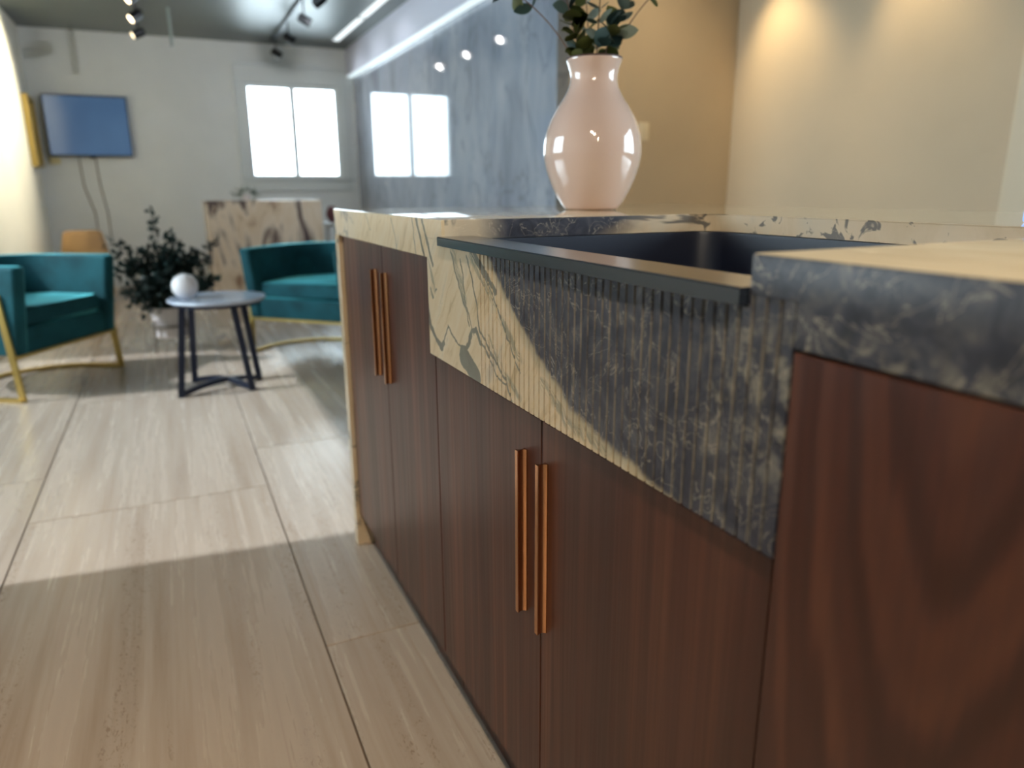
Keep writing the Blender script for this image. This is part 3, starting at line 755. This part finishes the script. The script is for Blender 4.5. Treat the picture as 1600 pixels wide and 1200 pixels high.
# ------------------------------------------------------------------ low table and sphere
TX, TY = 0.185, 3.83
tb = thing('side_table', 'low round table with pale grey marble top and crossed dark steel legs', 'table', (TX, TY, 0))
bm = bmesh.new(); lathe(bm, [(0, 0.438), (0.214, 0.438), (0.225, 0.443), (0.228, 0.449), (0.225, 0.456), (0, 0.456)], seg=56); obj('tabletop', bm, TTOP, tb, world=False, smooth=40)
bm = bmesh.new(); lathe(bm, [(0.185, 0.424), (0.205, 0.424), (0.205, 0.4375), (0.185, 0.4375), (0.185, 0.424)], seg=48); obj('ring', bm, STEEL, tb, world=False)
feet = [(-0.215, -0.125), (-0.145, 0.16), (0.11, -0.13), (0.165, 0.07)]
for k, (fx_, fy_) in enumerate(feet):
    tx_, ty_ = (-0.165, -0.10) if k == 0 else (-0.12, 0.13) if k == 1 else (0.06, -0.12) if k == 2 else (0.12, 0.10)
    bm = bmesh.new(); tube(bm, [(fx_, fy_, 0.0), (tx_, ty_, 0.43)], 0, flat=(0.030, 0.030)); obj('leg', bm, STEEL, tb, world=False, smooth=None)
for a, b in ((0, 3), (1, 2)):
    A = Vector(feet[a]); Bv = Vector(feet[b]); ce = (A + Bv) / 2
    f = lambda t: A * (1 - t) + Bv * t
    bm = bmesh.new(); tube(bm, [(f(t).x, f(t).y, 0.012 + (0.03 * math.sin(PI * t))) for t in [i / 16 for i in range(17)]], 0, flat=(0.024, 0.022)); obj('cross_bar', bm, STEEL, tb, world=False, smooth=None)
bm = bmesh.new(); bmesh.ops.create_uvsphere(bm, u_segments=36, v_segments=20, radius=0.060)
o = obj('decor_ball', bm, WHITEC, None, smooth=180); o.location = (0.045, 3.83, 0.456 + 0.0595)
tag(o, 'plain white ball ornament resting on the low round table', 'ornament')

# ------------------------------------------------------------------ planter
PX, PY = -0.045, 4.92
pt = thing('potted_shrub', 'bushy dark green small-leaved shrub in a white pot on a slim stand behind the table', 'plant', (PX, PY, 0))
bm = bmesh.new(); lathe(bm, [(0, 0.085), (0.085, 0.085), (0.098, 0.095), (0.108, 0.265), (0.111, 0.272), (0.103, 0.272), (0.098, 0.25), (0, 0.25)], seg=40); obj('pot', bm, WHITEC, pt, world=False, smooth=40)
for sx, sy in ((-1, -1), (1, -1), (1, 1), (-1, 1)):
    bm = bmesh.new(); tube(bm, [(sx * 0.10, sy * 0.075, 0.0), (sx * 0.088, sy * 0.072, 0.20)], 0.0065, 8); obj('stand_leg', bm, METG, pt, world=False)
bm = bmesh.new(); lathe(bm, [(0.105, 0.155), (0.118, 0.155), (0.118, 0.167), (0.105, 0.167), (0.105, 0.155)], seg=32)
obj('stand_ring', bm, METG, pt, world=False)
def small_leaf(bm, p, d, L, Wd, roll):
    d = Vector(d).normalized(); u = d.orthogonal().normalized(); v = d.cross(u)
    s = (u * math.cos(roll) + v * math.sin(roll)); nn = d.cross(s)
    P = [p, p + d * L * .3 + s * Wd * .45, p + d * L * .7 + s * Wd * .42, p + d * L + nn * L * .1, p + d * L * .7 - s * Wd * .42, p + d * L * .3 - s * Wd * .45]
    bm.faces.new([bm.verts.new(q) for q in P])
tops = [(-0.27, 0, 0.66), (-0.24, .05, 0.50), (-0.20, -.1, 0.42), (-0.12, 0, 0.60), (-0.05, .08, 0.62), (0.03, -.05, 0.60), (0.10, .05, 0.62), (0.17, 0, 0.58),
        (0.26, .05, 0.56), (0.29, -.05, 0.44), (0.24, 0, 0.40), (-0.16, .12, 0.55), (0.0, -.15, 0.48), (0.1, -.15, 0.45), (-0.1, -.16, 0.44), (0.16, .14, 0.5), (0.02, 0.12, 0.56), (-0.23, -.06, 0.36),
        (0.2, -.1, 0.34), (-0.03, 0.02, 0.86), (0.33, 0.06, 0.66), (0.07, 0.0, 0.70), (-0.14, -.12, 0.33), (0.02, -.2, 0.36)]
for tp in tops:
    P0 = Vector((tp[0] * .08, tp[1] * .08, 0.25)); P2 = Vector(tp); P1 = Vector((tp[0] * .35, tp[1] * .35, 0.25 + (tp[2] - 0.25) * .75))
    f = lambda t: P0 * (1 - t) ** 2 + P1 * 2 * t * (1 - t) + P2 * t * t
    bm = bmesh.new(); tube(bm, curve(f, 7), 0.003, 5, 0.0012); obj('stem', bm, STEM, pt, world=False)
bm = bmesh.new()
for tp in tops:
    P0 = Vector((tp[0] * .08, tp[1] * .08, 0.25)); P2 = Vector(tp); P1 = Vector((tp[0] * .35, tp[1] * .35, 0.25 + (tp[2] - 0.25) * .75))
    f = lambda t: P0 * (1 - t) ** 2 + P1 * 2 * t * (1 - t) + P2 * t * t
    thin = tp[2] > 0.8 or tp[0] > 0.3
    for i in range(34 if thin else 105):
        t = random.uniform(0.25, 1.0) if not thin else random.uniform(0.45, 1.0)
        p = f(t); d = Vector((random.gauss(0, 1), random.gauss(0, 1), random.gauss(0.3, .8)))
        sp = 0.012 if thin else 0.05
        p = p + Vector((random.gauss(0, 1), random.gauss(0, 1), random.gauss(0, .8))) * sp * 0.6
        small_leaf(bm, p, d, random.uniform(0.030, 0.048), random.uniform(0.020, 0.032), random.uniform(0, PI))
bmesh.ops.solidify(bm, geom=list(bm.faces), thickness=0.0006)
obj('foliage', bm, LEAFD, pt, world=False, smooth=None, kind='stuff')

# ------------------------------------------------------------------ marble reception console and things by the back wall
co = thing('console', 'tall cream marble reception console with brown veining below the back window', 'console', (0.84, 7.3, 0))
obj('front_panel', B(0.325, 1.32, 7.0, 7.03, 0, 0.872, bev=0.002, seg=1), CONS, co)
obj('side_panel', B(0.325, 0.355, 7.031, 7.62, 0, 0.872, bev=0.002, seg=1), CONS, co)
obj('side_panel', B(1.29, 1.32, 7.031, 7.62, 0, 0.872, bev=0.002, seg=1), CONS, co)
obj('top', B(0.356, 1.289, 7.031, 7.62, 0.842, 0.872, bev=0.002, seg=1), CONS, co)
# small leafy plant on the console
cp = thing('console_plant', 'small leafy plant standing on the marble console under the window', 'plant', (0.70, 7.3, 0.8725))
bm = bmesh.new(); lathe(bm, [(0, 0), (0.035, 0), (0.045, 0.05), (0.04, 0.05), (0, 0.045)], seg=20); obj('pot', bm, WHITEC, cp, world=False)
bm = bmesh.new()
for i in range(90):
    d = Vector((random.gauss(0, 1), random.gauss(0, .6), random.gauss(0.5, .6))); d.normalize()
    small_leaf(bm, Vector((0, 0, 0.05)) + Vector((d.x * 1.3, d.y, d.z * .8)) * random.uniform(0.03, 0.09), d, 0.03, 0.018, random.uniform(0, PI))
bmesh.ops.solidify(bm, geom=list(bm.faces), thickness=0.0006)
obj('foliage', bm, LEAFB, cp, world=False, smooth=None, kind='stuff')
# plinth with dark red vase right of the console
st = thing('display_stand', 'white square display stand between console and island', 'stand', (1.47, 7.2, 0))
obj('column', B(1.40, 1.54, 7.13, 7.27, 0, 0.64, bev=0.003, seg=1), VINYL, st)
obj('top', B(1.37, 1.57, 7.10, 7.30, 0.64, 0.66, bev=0.003, seg=1), VINYL, st)
bm = bmesh.new(); lathe(bm, [(0, 0), (0.03, 0), (0.05, 0.05), (0.055, 0.09), (0.035, 0.13), (0.03, 0.15), (0.024, 0.15), (0.0, 0.13)], seg=28)
o = obj('small_vase', bm, plain('dark_red_glaze', col8(92, 48, 52), 0.3), None, smooth=50); o.location = (1.45, 7.2, 0.6605)
tag(o, 'small dark red vase on the white display stand beyond the island', 'vase')
# rattan pouf
bm = bmesh.new(); lathe(bm, [(0, 0), (0.17, 0), (0.19, 0.05), (0.195, 0.30), (0.185, 0.45), (0.155, 0.60), (0.13, 0.62), (0, 0.62)], seg=40)
o = obj('rattan_basket', bm, WICK, None, smooth=50); o.location = (-0.69, 7.6, 0)
tag(o, 'tan woven rattan basket standing below the television', 'basket')
# television
tv = thing('television', 'flat television with blue-grey screen mounted on the back wall', 'television', (-0.575, YW, 1.57))
obj('wall_bracket', B(-0.72, -0.43, YW - 0.028, YW, 1.45, 1.69), METB, tv)
obj('housing', B(-0.935, -0.218, YW - 0.065, YW - 0.029, 1.285, 1.848, bev=0.006), METB, tv)
scr = NT('screen', 0.12, base=col8(30, 40, 54), spec=0.6)
scr_n = scr.noise(scr.pos(), 2.0, 2); scr.put(scr.b.inputs['Emission Color'], scr.mix(scr_n, col8(56, 84, 122), col8(92, 128, 165))); scr.b.inputs['Emission Strength'].default_value = 0.5  # faint blue emission stands in for sky reflected on the screen
obj('screen', B(-0.923, -0.230, YW - 0.068, YW - 0.0651, 1.300, 1.836), scr.m, tv)
obj('logo_bar', B(-0.60, -0.55, YW - 0.069, YW - 0.0655, 1.270, 1.2845), METB, tv)
for (xa, xb) in ((-0.70, -0.63), (-0.56, -0.52)):
    bm = bmesh.new(); tube(bm, [(xa, YW - 0.015, 1.29), (xa + 0.01, YW - 0.012, 1.0), (xb, YW - 0.012, 0.75), (xb, YW - 0.012, 0.42)], 0.005, 6)
    o = obj('cable', bm, METG, None)
    tag(o, 'grey cable hanging down the wall below the television, ' + ('left one' if xa < -0.6 else 'right one'), 'cable', 'television cables')
# gold-framed picture seen nearly edge-on on the left wall
gf = thing('framed_picture', 'gold framed picture on the left wall beside the television, seen edge-on', 'picture', (XB0, 8.2, 1.5))
for nm, a in (('frame_side', (8.02, 8.06, 1.18, 1.80)), ('frame_side', (8.38, 8.42, 1.18, 1.80)), ('frame_rail', (8.061, 8.379, 1.76, 1.80)), ('frame_rail', (8.061, 8.379, 1.18, 1.22))):
    obj(nm, B(XB0, XB0 + 0.05, a[0], a[1], a[2], a[3], bev=0.004, seg=1), BRASS, gf)
obj('canvas', B(XB0, XB0 + 0.025, 8.062, 8.378, 1.221, 1.759), plain('ochre_canvas', col8(214, 186, 110), 0.7, var=0.15, scale=6), gf)
o = obj('cable_box', B(-0.945, -0.86, YW - 0.04, YW, 1.215, 1.275, bev=0.005), plain('cream_plastic', col8(216, 205, 160), 0.5), None)
tag(o, 'small cream cable box on the wall at the lower left corner of the television', 'cable box')

# ------------------------------------------------------------------ ceiling fixtures
def spot_head(name, label, loc, aim, lens, group, power, color, size=60, body=METB, r=0.035, radius=0.03, blend=0.6):
    t = thing(name, label, 'spotlight', (loc[0], loc[1], loc[2]), group=group)
    q = Vector(aim).normalized().to_track_quat('-Z', 'Y').to_matrix()
    bm = bmesh.new(); lathe(bm, [(0, 0.05), (r * 0.7, 0.05), (r, 0.03), (r, -0.055), (r * 0.9, -0.055), (r * 0.9, -0.045), (0, -0.045)], seg=24)
    bmesh.ops.transform(bm, matrix=q.to_4x4(), verts=bm.verts); obj('head', bm, body, t, world=False)
    bm = bmesh.new(); lathe(bm, [(0, -0.050), (r * 0.86, -0.050), (r * 0.86, -0.047), (0, -0.047)], seg=24)
    bmesh.ops.transform(bm, matrix=q.to_4x4(), verts=bm.verts); obj('lens', bm, lens, t, world=False)
    bm = bmesh.new(); tube(bm, [(0, 0, 0.03), (0, 0, ZC - 0.031 - loc[2])], 0.006, 8); obj('stem', bm, body, t, world=False)
    if power:
        l = bpy.data.lights.new('lamp', 'SPOT'); l.energy = power; l.color = color; l.spot_size = math.radians(size); l.spot_blend = blend; l.shadow_soft_size = radius
        lo = bpy.data.objects.new('lamp_light', l); COL.objects.link(lo); lo.parent = t
        lo.location = Vector(aim).normalized() * 0.065; lo.rotation_euler = Vector(aim).to_track_quat('-Z', 'Y').to_euler()
    return t
def track(label, x, y0, y1):
    o = obj('lighting_track', B(x - 0.017, x + 0.017, y0, y1, ZC - 0.030, ZC, bev=0.002, seg=1), METB, None)
    tag(o, label, 'lighting track')
WARM = (1.0, 0.86, 0.66)
track('black lighting track on the ceiling above the aisle, with the glowing warm spotlights', -0.03, 5.6, 7.9)
for y, n in ((6.0, 'nearest'), (6.64, 'middle'), (7.34, 'farthest')):
    spot_head('track_spotlight', 'spotlight with glowing warm lens near the ceiling at upper left, %s of the three' % n, (-0.03, y, 2.24), (-0.75, -0.30, -0.6) if n != 'farthest' else (-0.9, -0.12, -0.45), BULBW, 'warm spotlights upper left', 50 if n != 'farthest' else 110, (1.0, 0.90, 0.66), 95, radius=0.04)
# their glowing rear bulbs face the room
for y in (6.0, 6.64, 7.34):
    pass
track('black lighting track on the ceiling left of the polished slab wall', 1.17, 5.2, 8.2)
for i, y in enumerate((7.98, 7.19, 6.38, 5.7)):
    n = ('farthest', 'second farthest', 'second nearest', 'nearest')[i]
    spot_head('track_spotlight', 'black spotlight head hanging above the window side, %s of the four' % n, (1.17, y, 2.26), (0.93, -0.06, -0.50) if i < 3 else (-0.55, 0.85, -0.4), BULBC, 'black spotlights by the slab wall', 6 if i < 3 else 38, (0.95, 0.97, 1.0), 80 if i < 3 else 120)
track('black lighting track on the ceiling over the near aisle behind the camera', -0.2, -1.9, 0.1)
for i, (x, y) in enumerate(((-0.2, -0.2), (-0.2, -0.65), (-0.2, -1.05), (-0.2, -1.4), (-0.2, -1.75))):
    spot_head('track_spotlight', 'warm spotlight on the near track overhead, %s from the vase' % ('nearest', 'second', 'third', 'fourth', 'farthest')[i], (x, y, 2.24), ((0.45, 0.6, -1.0) if i % 2 else (0.25, 0.5, -1)) if i not in (2, 3) else (-0.45 - 0.4 * (i - 2), 2.0, -2.24), BULBW, 'near warm spotlights', 34 if i not in (2, 3) else 85, WARM if i not in (2, 3) else (1.0, 0.70, 0.42), 110 if i not in (2, 3) else 50, radius=0.05)
track('black lighting track on the ceiling in front of the beige wall', 2.92, 1.6, 3.75)
for y, n, pw in ((3.52, 'left', 24), (2.66, 'right', 14)):
    spot_head('track_spotlight', 'warm spotlight washing the beige wall behind the island, %s one' % n, (2.92, y, 2.32), (0.42, -0.22, -1), BULBW, 'wall washing spotlights', pw, (1.0, 0.78, 0.42), 74, radius=0.05, blend=0.9)
o = obj('cove_light', B(XB1 + 0.008, XS - 0.005, YR + 0.1, YW - 0.03, 2.146, 2.1595, bev=0.002, seg=1), emis('cove_led', (0.80, 0.95, 1.0, 1), 0.75), None)
tag(o, 'bright cool light strip under the pale soffit, along the top of the polished slab wall', 'light strip')
track('added short black lighting track, out of view, holding the return wall fill spotlight', 2.45, 2.6, 3.1)  # unseen track, added only to carry the fill spotlight
spot_head('track_spotlight', 'added warm spotlight, out of view, brightening the return wall beside the polished slab', (2.45, 2.85, 2.28), (0.12, 0.9, -0.75), BULBW, None, 15, (1.0, 0.80, 0.50), 95, radius=0.05, blend=0.95)  # added unseen fill lamp that lifts the brightness of the return wall
# linear light on the ceiling
for y0, y1, n in ((5.0, 6.86, 'near'), (6.95, 8.0, 'far')):
    o = obj('linear_light', B(1.74, 1.80, y0, y1, ZC - 0.012, ZC, bev=0.002, seg=1), LED, None)
    tag(o, 'white linear light strip on the dark ceiling beside the slab wall, %s length' % n, 'light strip')
o = obj('hanging_rod', (lambda b: (tube(b, [(0.213, 7.2, ZC - 0.0), (0.213, 7.2, 2.13)], 0.012, 10), b)[1])(bmesh.new()), plain('pale_rod', col8(150, 165, 165), 0.3, 0.3), None)
tag(o, 'pale slim rod hanging from the dark ceiling right of the warm spotlights', 'rod')
# blue-lit display at the right end of the island
o = obj('display_tablet', B(1.02, 1.032, 0.44, 0.602, ZT, 1.04, bev=0.003), emis('blue_screen', (0.30, 0.50, 1.0, 1), 1.0), None)
tag(o, 'bright blue upright display on the counter at the right edge of the picture', 'display')
